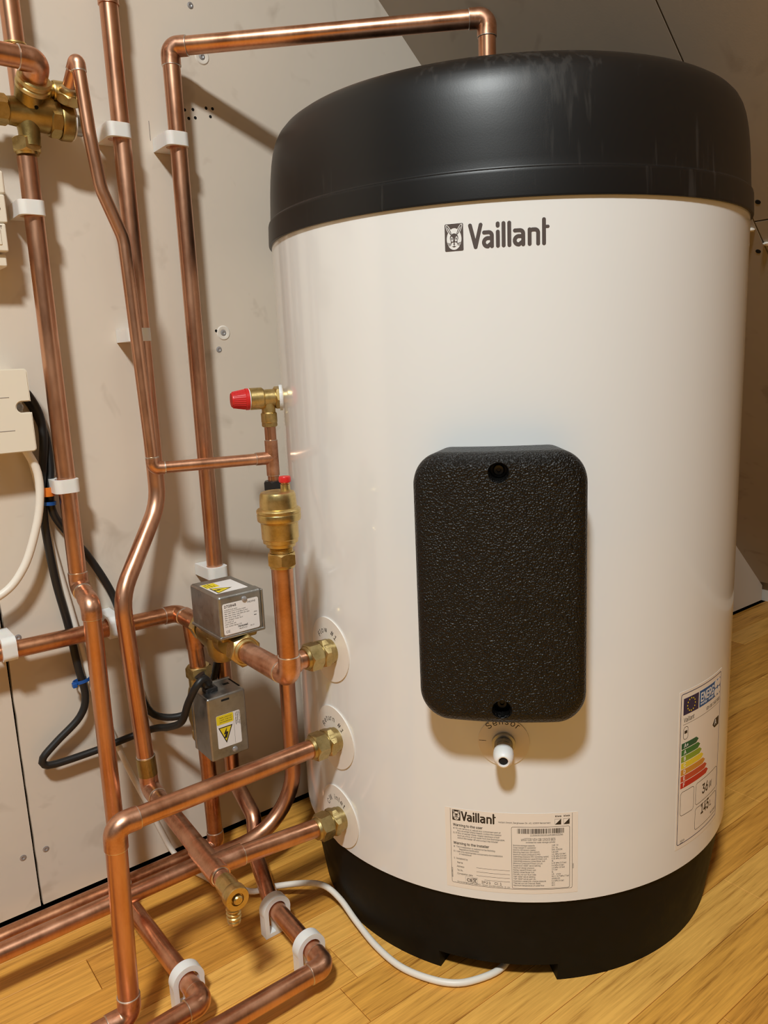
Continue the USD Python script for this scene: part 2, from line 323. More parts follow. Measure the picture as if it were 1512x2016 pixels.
# ------------------------------------------------------------------ hot water cylinder
TX, TY, R = .7757, -.3002, .295
ct = thing('water_cylinder', 'large white hot water cylinder with black domed lid on the oak floor', 'water heater', (TX, TY, 0))
def az(a): a = math.radians(a); return A([math.cos(a), math.sin(a), 0])
T0 = A([TX, TY, 0])
def wrap(m, a0, z0, off=0.):
    """local (x right, y up, z out) on the drum about azimuth a0 and height z0"""
    m = tri(m).copy(); v = m.vertices; a = math.radians(a0) + v[:, 0] / R; rr = R + off + v[:, 2]
    m.vertices = np.c_[TX + rr * np.cos(a), TY + rr * np.sin(a), z0 + v[:, 1]]; return m
NS = 160
add('casing', lathe([(.285, .1177), (.2935, .1177), (.2949, .1182), (R, .1195), (R, .868), (.28, .868)], (0, 0, 1), T0, NS), 'casing', ct)
capm = [(0, 1.0045), (.12, 1.0040), (.20, 1.0030), (.2399, 1.0012), (.2560, .9990), (.2670, .9955), (.2740, .9910), (.2795, .9850), (.2835, .9775), (.2866, .9680), (.2890, .9560), (.2911, .9400), (.2927, .9213), (.2940, .8986), (.2946, .8905), (.2951, .8890),
        (.2967, .8878), (.2975, .8850), (.2984, .8640), (.2980, .8622), (.2968, .8618), (.2950, .8622)]
add('lid', lathe(capm, (0, 0, 1), T0, NS), 'cap_black', ct)
bo = mf(lathe([(.2752, 0), (.2920, .1180)], (0, 0, 1), T0, NS))
a0, a1 = -153.6, -124.1
wd = [T0 + r * az(a) for r, a in ((.2, a0 + 3.0), (.36, a0 - 1.2), (.36, a1 + 1.2), (.2, a1 - 3.0))]
cut = trimesh.creation.extrude_polygon(Polygon([w[:2] for w in wd]), .034, engine='earcut'); cut.apply_translation([0, 0, -.01])
add('base', tri(bo - mf(cut)), 'base_black', ct)
# foam cover over the immersion heater
CA, zc, hz, hw = -136.55, (.3560 + .6300) / 2, (.6300 - .3560) / 2, .0870
def coverring(ins, r, n=16):
    rc_ = max(.031 - ins, .006); w, h = hw - ins, hz - ins; p = []
    for sx, sy, b in ((1, 1, 0), (-1, 1, PI / 2), (-1, -1, PI), (1, -1, 1.5 * PI)):
        for t in np.linspace(0, PI / 2, n): p.append((sx * (w - rc_) + rc_ * math.cos(b + t), sy * (h - rc_) + rc_ * math.sin(b + t)))
    p = A(p); out = []
    for q in range(len(p)):
        k = max(1, int(np.linalg.norm(p[(q + 1) % len(p)] - p[q]) / .012))
        for t in range(k): out.append(p[q] + (p[(q + 1) % len(p)] - p[q]) * t / k)
    return A(out), r
base_ring = coverring(0, 0)[0]; nb = len(base_ring)
def coverpts(ins, hgt):
    w0 = base_ring.copy(); d = np.linalg.norm(w0, axis=1)
    f = A([(hw - ins) / hw, (hz - ins) / hz]); return np.c_[w0 * f, np.full(nb, hgt)]
layers = [coverpts(0, -.004), coverpts(0, .012), coverpts(0, .040)] + [coverpts(  .016 * (1 - math.cos(t)), .040 + .016 * math.sin(t)) for t in np.linspace(.15, PI / 2, 7)]
for s in (.85, .65, .4, .18): q = coverpts(.016, .056); q[:, :2] *= s; layers.append(q)
V = np.vstack(layers); Fc = []
j = np.arange(nb); k = (j + 1) % nb
for i in range(len(layers) - 1): Fc += [np.c_[i * nb + j, i * nb + k, (i + 1) * nb + k], np.c_[i * nb + j, (i + 1) * nb + k, (i + 1) * nb + j]]
V = np.vstack([V, [0, 0, .056], [0, 0, -.004]]); nl = len(layers) - 1
Fc += [np.c_[nl * nb + j, nl * nb + k, np.full(nb, len(V) - 2)], np.c_[k, j, np.full(nb, len(V) - 1)]]
cv = trimesh.Trimesh(V, np.vstack(Fc), process=False)
def wrapcover(m):
    m = tri(m).copy(); v = m.vertices; a = math.radians(CA) + v[:, 0] / (R + .056); rr = R + v[:, 2]
    m.vertices = np.c_[TX + rr * np.cos(a), TY + rr * np.sin(a), zc + v[:, 1]]; return m
cv = mf(wrapcover(cv))
d0 = az(CA)
for z in (.6120, .3748):
    o = T0 + A([0, 0, z]); cv = cv - mf(lathe([(.0078, 0), (.0078, .016), (.0105, .022), (.0105, .03)], d0, o + d0 * (R + .035), 28))
cvp = add('heater_cover', tri(cv), 'foam', ct, smooth=50)
for z in (.6120, .3748):
    o = T0 + A([0, 0, z]); add('screw', [lathe([(.0077, 0), (.0077, .0008)], d0, o + d0 * (R + .0353), 24), lathe([(.0055, 0), (.0055, .0035), (.0045, .0045), (.0022, .0040), (.0018, .0020)], d0, o + d0 * (R + .0360), 24)], 'black_plastic', cvp)
# maker's wordmark
def wordmark(S):
    h = .078; L = []
    def st(p, dx, w=h): L.append(affinity.translate(LineString(p).buffer(w, 6), dx, 0))
    def arc(cx, cy, r, a0, a1, n=7): return [(cx + r * math.cos(math.radians(t)), cy + r * math.sin(math.radians(t))) for t in np.linspace(a0, a1, n)]
    st([(.075, .935), (.29, .085), (.505, .935)], 0)
    def a_(dx, w):
        st([(.085, .625)] + arc(w - h - .13, .495, .13, 90, 0) + [(w - h, h)], dx)
        st([(w - h, .40), (.25, .40)] + arc(.235, .24, .163, 90, 270, 10) + [(w - .25, h), (w - h - .02, .19)], dx)
    a_(.556, .474)
    for dx in (1.12, 1.35, 1.58): st([(.0725, h), (.0725, .62 if dx < 1.2 else .935)], dx)
    st([(.0725, .855), (.0725, .935)], 1.12)
    a_(1.793, .491)
    st([(h, h), (h, .635)], 2.385); st([(h, .50)] + arc(.20, .50, .127, 180, 90)[1:] + arc(.418 - .13, .497, .13, 90, 0) + [(.418, h)], 2.385)
    st([(.0725, h), (.0725, .995)], 2.967); st([(.0725, .72), (.235, .72)], 2.967, .062)
    return affinity.scale(unary_union(L), S, S, origin=(0, 0))
def emblem(S):
    def el(cx, cy, rx, ry, a=0): return affinity.translate(affinity.rotate(affinity.scale(Point(0, 0).buffer(1, 12), rx, ry), a), cx, cy)
    base = rrect(-.37, 0, .37, 1.03, .05)
    g_ = base.difference(el(0, .46, .295, .41))
    ears_w = unary_union([el(-.205, .80, .075, .24, 27), el(.205, .80, .075, .24, -27)]); ears_d = unary_union([el(-.205, .80, .045, .20, 27), el(.205, .80, .045, .20, -27)])
    ears_i = unary_union([el(-.200, .79, .018, .15, 27), el(.200, .79, .018, .15, -27)])
    head = unary_union([el(0, .50, .165, .17), el(0, .33, .135, .18)])
    g_ = g_.difference(ears_w).union(ears_d).difference(ears_i).union(head)
    g_ = g_.difference(unary_union([el(-.085, .46, .048, .10, 12), el(.085, .46, .048, .10, -12), el(-.055, .26, .062, .075), el(.055, .26, .062, .075)]))
    g_ = g_.union(unary_union([el(-.085, .47, .022, .045), el(.085, .47, .022, .045), el(0, .27, .035, .03), el(0, .20, .012, .05)]))
    wh = [LineString([(s * .14, .25 + d), (s * .33, .25 + d * 2.2)]).buffer(.008) for s in (-1, 1) for d in (-.02, .01, .04)]
    g_ = g_.union(unary_union(wh).intersection(base))
    return affinity.scale(g_, S, S, origin=(0, 0))
bd = add('badge', wrap(polymesh(affinity.translate(wordmark(.0233), -.0290, 0), .00012, .004), -136, .8185), 'logo_ink', ct)
add('emblem', wrap(polymesh(affinity.translate(emblem(.0243), -.0428, -.0003), .00012, .004), -136, .8185), 'logo_ink', bd)
# connection discs with lettering, brass compression fittings
def arctext(s, r, h, mid, gap=.0016):
    """lettering along an arc, clockwise, centred on the angle mid (degrees)"""
    ms = [None if ch == ' ' else meshkit.text_mesh(ch, h, .00008) for ch in s]
    w = [h * .45 if m is None else m.bounds[1, 0] - m.bounds[0, 0] for m in ms]; tot = sum(w) + gap * (len(s) - 1)
    a = math.radians(mid) + tot / 2 / r; out = []
    for m, q in zip(ms, w):
        c = a - q / 2 / r; a -= (q + gap) / r
        if m is None: continue
        v = m.vertices; v[:, 0] -= m.bounds[:, 0].mean(); t = c - PI / 2
        m.vertices = np.c_[v[:, 0] * math.cos(t) - (v[:, 1] + r) * math.sin(t), v[:, 0] * math.sin(t) + (v[:, 1] + r) * math.cos(t), v[:, 2]]; out.append(m)
    return tri(out)
fits = []
for s, z, mid in (('Flow #1', .380, 96), ('Return #1', .266, 97), ('CW inlet', .159, 106)):
    dsk = Point(0, 0).buffer(.0398, 32)
    d_ = add('connection_disc', wrap(polymesh(dsk, .0016, .004), 178.9, z), 'disc', ct)
    add('lettering', wrap(lift(arctext(s, .0215, .0066, mid), .0016), 178.9, z), 'ink', d_)
    f_ = add('compression_fitting', [lathe([(.0148, 0), (.0148, .006), (.0158, .0065), (.0158, .017), (.0146, .018), (.0146, .021)], (-1, 0, 0), (.4815, TY, z), 36), hexnut((-1, 0, 0), (.4720, TY, z), .0310, .0095, spin=.3)], 'brass_olive', ct)
    add('nut', [hexnut((-1, 0, 0), (.4615, TY, z), .0300, .0165, .0016, spin=.1), lathe([(.0138, 0), (.0128, .0035), (.0112, .004)], (-1, 0, 0), (.4450, TY, z), 36)], 'brass_olive', f_)
sd = add('connection_disc', wrap(polymesh(Point(0, 0).buffer(.0272, 32), .0012, .004), -136.5, .312), 'disc', ct)
add('lettering', wrap(lift([arctext('Sensor', .0208, .0068, 92), polymesh(sbox(-.0262, .0008, -.0185, .0013), .00008), ], .0012), -136.5, .312), 'ink', sd)
o = T0 + A([0, 0, .3115]) + az(-136.5) * R; dn = unit(az(-136.5) + A([0, 0, -.10]))
sg = add('sensor_gland', [lathe([(.0125, 0), (.0125, .004), (.0098, .0045), (.0098, .012)], dn, o, 30), hexnut(dn, o + dn * .011, .0185, .010, .001, n=8)], M['steel'], ct)
add('gland_nut', lathe([(.0105, 0), (.0108, .004), (.0106, .008), (.0098, .0125), (.0082, .0155), (.0062, .0168), (.0050, .0165), (.0046, .013)], dn, o + dn * .019, 36), 'white_plastic', sg)
add('cable_hole', lathe([(.0046, 0), (.0046, .0004)], dn, o + dn * .0336, 24), 'void', sg)
# rating label
LW, LH = .1466, .0985
def rl(u, v): return (u - .5) * LW, (.5 - v) * LH
RA, RZ = -136 + math.degrees(.0040 / R), (.1293 + .2278) / 2
lab = add('rating_label', wrap(polymesh(rrect(-LW / 2, -LH / 2, LW / 2, LH / 2, .001), .0002, .004), RA, RZ), 'paper', ct)
dec, txts = [], []
def frame_line(u0, v0, u1, v1, w=.00035, r=.002):
    (x0, y0), (x1, y1) = rl(u0, v0), rl(u1, v1); return outline(rrect(x0, y1, x1, y0, r), w)
dec.append(frame_line(.041, -.1, .957, .945).intersection(sbox(-1, -1, 1, LH / 2 - .001)))
dec.append(frame_line(.502, .165, .937, .935))
def ln(u0, v, u1): (x0, y0), (x1, _) = rl(u0, v), rl(u1, v); return sbox(x0, y0 - .00014, x1, y0 + .00014)
for u0, v in ((.235, .715), (.235, .765), (.235, .813), (.295, .858)): dec.append(ln(u0, v, .487))
def put(s, u, v, h, u1=None, bold=False, align='l'):
    x, y = rl(u, v); txts.append(txt(s, x, y, h, (u1 - u) * LW if u1 else None, bold, align=align))
x, y = rl(.058, .150); wm, em = wordmark(.0118), emblem(.0124)
dec += [affinity.translate(em, x + .0046, y), affinity.translate(wm, x + .0100, y + .0002)]
put('Vaillant GmbH, Berghauser Str. 40, 42859 Remscheid', .405, .125, .0018, .790)
for u, s in ((.825, 'kiwa'), (.889, 'kiwa')):
    put(s, u, .050, .0021, u + .047, True); x, y = rl(u, .142); q = .0068
    dec.append(Polygon([(x, y), (x + q, y), (x + q, y + q)])); dec.append(outline(sbox(x, y, x + q, y + q), .0002))
put('Warning to the user', .061, .222, .0030, .288, True)
for i, s in enumerate(('a) Do not remove or adjust any component part of', '    this Unvented Water Heater; contact the installer', 'b) If this Unvented Water Heater develops a fault', '    such as a flow of hot water from the discharge pipe,', '    switch the heater off and contact the installer')):
    put(s, .061 + (.017 if s[0] == ' ' else 0), .258 + .0295 * i, .0020, (.422, .428, .414, .452, .402)[i])
put('Warning to the installer', .061, .450, .0030, .335, True)
for i, s in enumerate(('a)  This installation is subject to the Building', '     Regulations Notification', 'b)  Use only appropriate components for installation', '     or maintenance')):
    put(s, .061 + (.024 if s[0] == ' ' else 0), .490 + .0295 * i, .0020, (.378, .257, .435, .198)[i])
put('i)  Installed by', .061, .640, .0021, .170); put('Name', .086, .690, .0021, .130); put('Address', .083, .740, .0021, .140); put('Tel. No.', .085, .788, .0021, .130); put('Completion date', .085, .832, .0021, .205)
x, y = rl(.150, .925)
dec.append(outline(sbox(x, y, x + .0135, y + .0078), .00014))
put('C', .158, .905, .0038, bold=True); put('E', .184, .905, .0038, bold=True)
dec += [LineString([(x + .0080, y + .0010), (x + .0128, y + .0068)]).buffer(.00022), LineString([(x + .0128, y + .0010), (x + .0080, y + .0068)]).buffer(.00022), outline(Polygon([(x + .0088, y + .0062), (x + .0120, y + .0062), (x + .0114, y + .0016), (x + .0094, y + .0016)]), .0003), sbox(x + .0085, y + .0062, x + .0123, y + .0066)]
put('IP21   Cl 1', .272, .905, .0030, .425)
put('According to EN 12897 : 2006 und EN 60335-2-21', .083, .933, .0015, .487)
rb = random.Random(3); x, y = rl(.545, .247); xe = rl(.893, 0)[0]
while x < xe: w = rb.choice((.0003, .0003, .0006, .0009)); dec.append(sbox(x, y, x + w, y + .0060)); x += w + rb.choice((.0003, .0004, .0007))
put('21350400100182160928005330N6', .640, .277, .0021, .885); put('uniSTOR VIH GB 150/3 BES', .572, .335, .0032, .828); put('unvented hot water storage cylinder', .607, .363, .0018, .828)
rows = [('Nominal storage capacity', '145  ltr'), ('Total weight in operation', '191  kg'), ('Electric immersion heater', '50Hz  1x3000W'), ('Standing heat loss (EN 60897)', '0.86 kWh'), ('Maximum supply pressure to PRV', '1.2  MPa (12 bar)'), ('Operating pressure PRV (drinking water)', '0.35 MPa (3.5 bar)'),
        ('Operating pressure Upper/Primary coil', '0.35 MPa (3.5 bar)'), ('Operating pressure Lower/Solar coil', 'NA'), ('Maximum pressure Primary circuit', '0.35 MPa (3.5 bar)'), ('Expansion relief valve setting', '0.6 MPa (6 bar)'), ('Maximum design pressure', '1.0 MPa (10 bar)'), ('Rating Upper/Primary coil', '17.7 kW'),
        ('Rating Lower/Solar coil', 'NA'), ('Primary circuit flow rate', '15    l/min'), ('T&P relief valve setting', '90 C / 0.7 MPa (7 bar)'), ('T&P relief valve part no.', '0020221150'), ('Expansion vessel pre-charge pressure', '0.4 MPa (4 bar)'), ('Thermal cut out (manual reset)', '80 C'), ('Maximum temperature of outlet flow', '85 C')]
for i, (s, t) in enumerate(rows):
    v = .402 + .0279 * i; put(s, .512, v, .00185, .512 + .0068 * len(s)); put(t, .800, v, .00185, .800 + .0062 * len(t))
x, y = rl(.052, .88); txts.append(txt('0020148988_01', x, y, .0014, .012, ang=PI / 2)); x, y = rl(.968, .70); txts.append(txt('V1010', x, y, .0014, .006, ang=PI / 2))
add('lettering', wrap([lift(t, .0002) for t in txts] + [lift(polymesh(d, .00008, .004), .0002) for d in dec], RA, RZ), 'ink', lab)
# energy label
EW, EH = .1005, .1965
EA, EZ = math.degrees(.2585 / R) - 136, (.1445 + .3410) / 2
def el_(u, v): return (u - .5) * EW, (.5 - v) * EH
en = add('energy_label', wrap(polymesh(rrect(-EW / 2, -EH / 2, EW / 2, EH / 2, .001), .0002, .004), EA, EZ), 'paper', ct)
def erect(u0, v0, u1, v1, r=0): (x0, y0), (x1, y1) = el_(u0, v0), el_(u1, v1); return rrect(x0, y1, x1, y0, r) if r else sbox(x0, y1, x1, y0)
def prt(name, shapes, m_, z=.0002):
    add(name, wrap([lift(polymesh(s, .00008, .004) if not isinstance(s, trimesh.Trimesh) else s, z) for s in shapes], EA, EZ), m_, en)
def et(s, u, v, h, u1=None, bold=False, al='l'): x, y = el_(u, v); return txt(s, x, y, h, (u1 - u) * EW if u1 else None, bold, align=al)
prt('border', [outline(erect(.028, .016, .972, .975, .003), .0009)], 'ink_border')
prt('flag_panel', [erect(.075, .048, .365, .150)], 'ink_navy')
x, y = el_(.220, .099)
prt('stars', [Point(x + .0075 * math.cos(t), y + .0075 * math.sin(t)).buffer(.0009, 3) for t in np.arange(12) * PI / 6], 'yellow_ink', .00028)
prt('header_panel', [erect(.385, .048, .945, .150)], 'ink_blue')
cir = [Point(el_(u, v)).buffer(.0048, 10) for u in (.805, .895) for v in (.072, .125)]
prt('header_lettering', [et('ENERG', .405, .118, .0105, .745, True), et('enerhija - energie', .410, .138, .0030, .735)] + cir, 'paper_white', .00028)
prt('lettering', [et('Vaillant', .085, .196, .0055, .285), et('VIH GB 150/3 BES', .55, .196, .0040, .945), erect(.075, .2085, .945, .2100), erect(.085, .968, .14, .970),
    outline(erect(.085, .225, .175, .305, .004), .0005), erect(.105, .250, .155, .268), et('36', .52, .735, .0120, .68, True), et('W', .70, .735, .0085, .79), et('145', .50, .865, .0130, .72, True), et('L', .74, .865, .008), et('812/2013', .78, .925, .0026, .945), et('2015/5', .09, .962, .0022, .17),
    outline(erect(.070, .635, .335, .790, .004), .0005), outline(erect(.375, .635, .950, .780, .004), .0005), outline(erect(.375, .800, .950, .945, .004), .0005)], 'ink')
for i, (c, u1, s) in enumerate((('green_1', .395, 'A+'), ('green_2', .435, 'A'), ('green_3', .475, 'B'), ('yellow_4', .520, 'C'), ('orange_5', .565, 'D'), ('red_6', .615, 'E'), ('red_7', .655, 'F'))):
    v = .325 + .0415 * i; (x0, y0), (x1, y1) = el_(.062, v), el_(u1, v + .0365); ym = (y0 + y1) / 2
    prt('class_arrow', [Polygon([(x0, y1), (x0, y0), (x1 - .005, y0), (x1, ym), (x1 - .005, y1)])], 'ink_' + c)
prt('class_lettering', [et(s, .105, .325 + .0415 * i + .029, .0046, bold=True) for i, s in enumerate(('A+', 'A', 'B', 'C', 'D', 'E', 'F'))] + [et('A', .80, .338, .0065, bold=True)], 'paper_white', .00032)
(x0, y0), (x1, y1) = el_(.745, .300), el_(.940, .355)
prt('rating_arrow', [Polygon([(x0 + .006, y1), (x0, (y0 + y1) / 2), (x0 + .006, y0), (x1, y0), (x1, y1)])], 'ink')

# ------------------------------------------------------------------ pipe work
def pipe_thing(label, base): return thing('copper_pipe', label, 'pipe', base)
# supply drop from the brass inlet valve, offset by two elbows, to the floor and away
XA = .2715
pa = pipe_thing('vertical copper pipe under the brass inlet valve with two offset elbows', (XA, -.035, 0))
run(pa, [(XA, -.035, .966), (XA, -.035, .449), (.2675, -.090, .439), (.2645, -.0905, .033), (.2715, -.3225, .033), (-.35, -.354, .033)], ['elbow', 'elbow', 'elbow', 'elbow'], leg=.0185)
# return pipe from the cylinder, elbow, down to the floor
pb = pipe_thing('shiny copper return pipe from the middle cylinder connection, turning down in the foreground', (.206, -.302, 0))
run(pb, [(.462, TY, .266), (.206, -.3025, .2655), (.1985, -.3025, .046), (-.35, -.3005, .046)], ['elbow', 'elbow'], mpipe='copper', leg=.024)
# cold main: tall pipe with S bend, coupling, towards the room, tee to the cylinder
XC = .3865
pc = pipe_thing('tall copper pipe with an S bend that feeds the lowest cylinder connection', (XC, -.035, 0))
add('pipe', sweep(fillet([(XC, -.035, 1.30), (XC, -.035, .542), (.3085, -.081, .437), (.3165, -.083, .205)], [.065, .065]), R22), 'copper', pc)
add('coupling', cyl((XC, -.035, 1.150), (XC, -.035, 1.20), R22 * 1.12), 'copper_joint', pc)
add('coupling', [cyl((.3163, -.083, .214), (.3172, -.083, .188), R22 * 1.14)], 'brass_dark', pc)
add('elbow', sweep(fillet([(.3170, -.083, .192), (.3175, -.083, .168), (.3168, -.112, .168)], .014), R22 * 1.12), 'copper_joint', pc)
add('pipe', cyl((.3175, -.10, .168), (.3095, -.280, .168), R22), 'copper_joint', pc)
te = add('tee', [cyl((.3105, -.252, .168), (.3078, -.316, .1675), R22 * 1.13), cyl((.3088, -.2935, .168), (.345, -.2950, .1668), R22 * 1.13)], 'copper_joint', pc)
for q in (ring((0, 1, 0), (.3105, -.252, .168), R22 * 1.05), ring((0, 1, 0), (.3078, -.316, .1675), R22 * .92), ring((1, 0, 0), (.345, -.2950, .1668), R22 * 1.05), ring((0, 0, 1), (.3163, -.083, .2145), R22 * 1.05), ring((0, 1, 0), (.3168, -.112, .168), R22 * 1.05)): add('solder_joint', q, 'solder', te)
add('pipe', cyl((.335, -.2945, .1670), (.462, TY, .159), R22), 'copper', pc)
# drain cock at the end of the tee
dc = thing('drain_cock', 'small brass drain cock with threaded hose tail on the end of the cold feed tee', 'valve', (.306, -.35, .13))
da = unit([-.06, -1, 0])
def dz_(t): return A([.3078, -.3155, .1675]) + da * t
add('stub', lathe([(.0092, 0), (.0092, .014)], da, dz_(0), 28), 'copper_joint', dc)
add('body', lathe([(.0088, 0), (.0108, .002), (.0114, .010), (.0114, .024), (.0130, .026), (.0134, .030), (.0134, .036), (.0127, .038), (.0072, .038), (.0070, .034)], da, dz_(.010), 32), 'brass', dc)
add('spindle', [lathe([(.0052, 0), (.0052, .006), (.004, .0075)], da, dz_(.0435), 20)], 'brass', dc)
add('hose_tail', lathe([(.0072, 0), (.0072, .010), (.0082, .012), (.0070, .0155), (.0082, .0165), (.0070, .020), (.0082, .021), (.0070, .0245), (.0076, .0255), (.0064, .029)], (-.03, -.04, -1), dz_(.033) + A([0, 0, -.007]), 28), 'brass', dc)
# hot outlet: from the lid across to the wall, down the wall, under the low pipes to the floor
XD = .4605
pd = pipe_thing('copper hot outlet pipe from the black lid, down the wall beside the cylinder', (XD, -.035, 0))
run(pd, [(.7657, -.2915, .992), (.7657, -.2915, 1.127), (XD, -.035, 1.117), (XD - .001, -.035, .108), (.4555, -.104, .078), (.4420, -.128, .0335), (.4085, -.235, .0335), (.4045, -.366, .0335), (-.30, -.366, .0335)],
    ['elbow', 'elbow', .028, .026, .028, .06, 'elbow'], mpipe='copper', leg=.0215)
# thin relief discharge pipe
pe = pipe_thing('thin copper pipe with two bends, crossing to the tee under the red-capped relief valve', (.356, -.10, .597))
run(pe, [(.318, -.070, 1.040), (.3225, -.092, 1.064), (.3265, -.096, .982), (.3330, -.096, .925), (.3530, -.097, .872), (.3600, -.100, .597), (.5080, -.138, .597)], ['elbow', .05, .05, .05, 'elbow'], r=R15, leg=.014, mpipe='copper')
te = add('tee', [cyl((.508, -.138, .620), (.508, -.138, .574), R15 * 1.14), cyl((.508, -.138, .597), (.487, -.1325, .597), R15 * 1.14)], 'copper_joint', pe)
for q in (ring((0, 0, 1), (.508, -.138, .620), R15 * 1.04), ring((0, 0, 1), (.508, -.138, .574), R15 * 1.04), ring((1, -.25, 0), (.487, -.1325, .597), R15 * 1.04)): add('solder_joint', q, 'solder', te)
add('pipe', cyl((.508, -.138, .560), (.508, -.138, .645), R15), 'copper', pe)
# relief valve
rv = thing('relief_valve', 'brass pressure relief valve with a ribbed red cap beside the cylinder', 'valve', (.505, -.136, .64))
ax = unit([.96, -.27, 0]); c = A([.5078, -.138, .6755])
add('body', [lathe([(.0112, -.012), (.0114, 0), (.0114, .012)], ax, c, 32), lathe([(.0126, .006), (.0142, .008), (.0142, .0235), (.0134, .0245)], -ax, c, 36), lathe([(.0090, 0), (.0090, .018), (.0105, .020), (.0105, .031), (.0098, .032)], (0, 0, -1), c, 32)], 'brass', rv)
add('inlet_nut', hexnut(ax, c + ax * .0085, .0262, .0105, .0015, spin=.2), 'brass', rv)
add('outlet_nut', hexnut((0, 0, -1), c + A([0, 0, -.031]), .0175, .0065, .001), 'brass', rv)
add('gasket', lathe([(.0138, 0), (.0138, .0012)], -ax, c - ax * .0245, 36), 'white_plastic', rv)
cap = lathe([(.0140, 0), (.0140, .0036), (.0126, .0050), (.0100, .0205), (.0088, .0222)], -ax, c - ax * .0257, 48)
ribs = [sweep([c - ax * (.0310) + frame(ax) @ A([.0125 * math.cos(t), .0125 * math.sin(t), 0]), c - ax * .0460 + frame(ax) @ A([.0101 * math.cos(t), .0101 * math.sin(t), 0])], .0006, 5) for t in np.arange(30) * 2 * PI / 30]
add('cap', [cap] + ribs, 'red_plastic', rv)
add('inlet_disc', wrap(polymesh(Point(0, 0).buffer(.0165, 24), .0030, .004), 149.5, .6755), 'white_plastic', rv)
# tundish
td = thing('tundish', 'black plastic tundish fitting behind the brass air vent', 'pipe fitting', (.508, -.138, .53))
add('nut', hexnut((0, 0, 1), (.508, -.138, .553), .0235, .0135, .0015, spin=.35), 'black_plastic', td)
add('body', lathe([(.0125, 0), (.0125, .010), (.0105, .012), (.0105, .030)], (0, 0, 1), (.508, -.138, .523), 30), 'black_plastic', td)
# discharge pipe from the tundish, bent to run along the wall
pg = pipe_thing('copper discharge pipe under the tundish, swept in one long bend', (.506, -.142, 0))
add('pipe', sweep(fillet([(.507, -.138, .528), (.504, -.142, .069), (-.35, -.144, .069)], .088), R22), 'copper', pg)
# heating flow along the wall to the zone valves
ph = pipe_thing('horizontal copper pipe along the wall to the zone valves, with an elbow and a tee', (.25, -.035, .385))
XV, ZV = .403, .380
run(ph, [(-.30, -.035, .393), (.398, -.035, .383), (XV, -.098, ZV)], ['elbow'], mpipe='copper_dark', mjoint='copper_dark', leg=.019)
add('tee', [cyl((XV, -.048, .381), (XV, -.092, .380), R22 * 1.13), cyl((.4055, -.0625, .380), (.4085, -.0625, .338), R22 * 1.13)], 'copper_dark', ph)
add('pipe', cyl((.408, -.0625, .345), (.4095, -.0625, .305), R22), 'copper_dark', ph)
# zone valve with a flow tee
def lightning(S): return affinity.scale(Polygon([(-.05, .5), (.22, .5), (.06, .12), (.24, .12), (-.12, -.5), (-.03, -.06), (-.22, -.06)]), S, S, origin=(0, 0))
z1 = thing('zone_valve', 'upper zone valve with a white rating plate on its grey front', 'valve', (XV, -.185, .36))
b1 = ((.3745, -.2260, .4005), (.4315, -.1440, .4530))
add('motor_housing', [bevbox(*b1, .0035), bevbox((.373, -.2265, .3995), (.4335, -.1435, .4035), .0015), bevbox((.4305, -.2262, .401), (.4335, -.205, .4515), .001)], 'steel', z1, smooth=40)
add('screw', lathe([(.0034, 0), (.0032, .0016), (.0018, .0024)], (0, -1, 0), (.4075, -.2260, .4445), 20), 'screw_metal', z1)
add('body', [lathe([(.0150, 0), (.0165, .004), (.0190, .018), (.0200, .032), (.0190, .046), (.0165, .060), (.0150, .066)], (0, -1, 0), (XV, -.118, ZV - .001), 40), lathe([(.0120, .012), (.0195, .006), (.0205, 0), (.019, -.016), (.0135, -.026), (.008, -.028)], (0, 0, 1), (XV, -.163, ZV - .003), 36),
             bevbox((.380, -.215, .391), (.428, -.150, .4005), .003), lathe([(.0150, -.002), (.0150, .012), (.019, .016)], (0, 0, 1), (XV, -.170, .382), 30)], 'brass_dark', z1)
add('nut', [hexnut((0, -1, 0), (XV, -.2125, ZV), .0355, .0185, .0024, spin=.25), lathe([(.0155, 0), (.0138, .003)], (0, -1, 0), (XV, -.2310, ZV), 32)], 'brass', z1)
add('nut', [hexnut((0, 1, 0), (XV, -.112, ZV), .0300, .0145, .002, spin=.1)], 'brass', z1)
def sticker(parent, o, ux, uy, w, h, m_='paper_white', r=.0025): return add('sticker', onto(polymesh(rrect(0, 0, w, h, r), .0002), o, ux, uy), m_, parent)
def stk(parent, name, shapes, o, ux, uy, m_, z=.0002): add(name, onto([lift(s if isinstance(s, trimesh.Trimesh) else polymesh(s, .00008), z) for s in shapes], o, ux, uy), m_, parent)
o = A([.3785, -.2261, .4050]); X_, Z_ = (1, 0, 0), (0, 0, 1)
s1 = sticker(z1, o, X_, Z_, .0475, .0385)
stk(s1, 'lettering', [txt('272848', .002, .0335, .0030, bold=True), txt('V4043H Zone valve', .002, .0300, .0013), txt('Motorised 2 port normally closed', .002, .0278, .0013)] +
    [txt(t, .002, .0252 - .0026 * i, .0014) for i, t in enumerate(('Max. Diff. Press. 0.10 MPa (1 bar)', 'Max. Stat. Press. 0.86 MPa (8.6 bar)', 'Max. Fluid Temp. 88 C', 'Max. Ambient Temp. 52 C', 'Kv value 3.4', '230V 50Hz 6W', 'Aux. Switch Rating 2.2A'))] +
    [txt('Honeywell', .0185, .0062, .0026, .0130, True), txt('Made in EU', .0200, .0036, .0014), txt('08 19', .0345, .0042, .0014), txt('CE', .0025, .0025, .0030), txt('Home', .0330, .0335, .0026, .0105), txt('IP40', .0405, .0200, .0014), polymesh(sbox(.0405, .0165, .0440, .0172), .00008)], o, X_, Z_, 'ink')
ot, ut, vt = A([.3795, -.2110, .4531]), (1, 0, 0), (0, 1, 0)
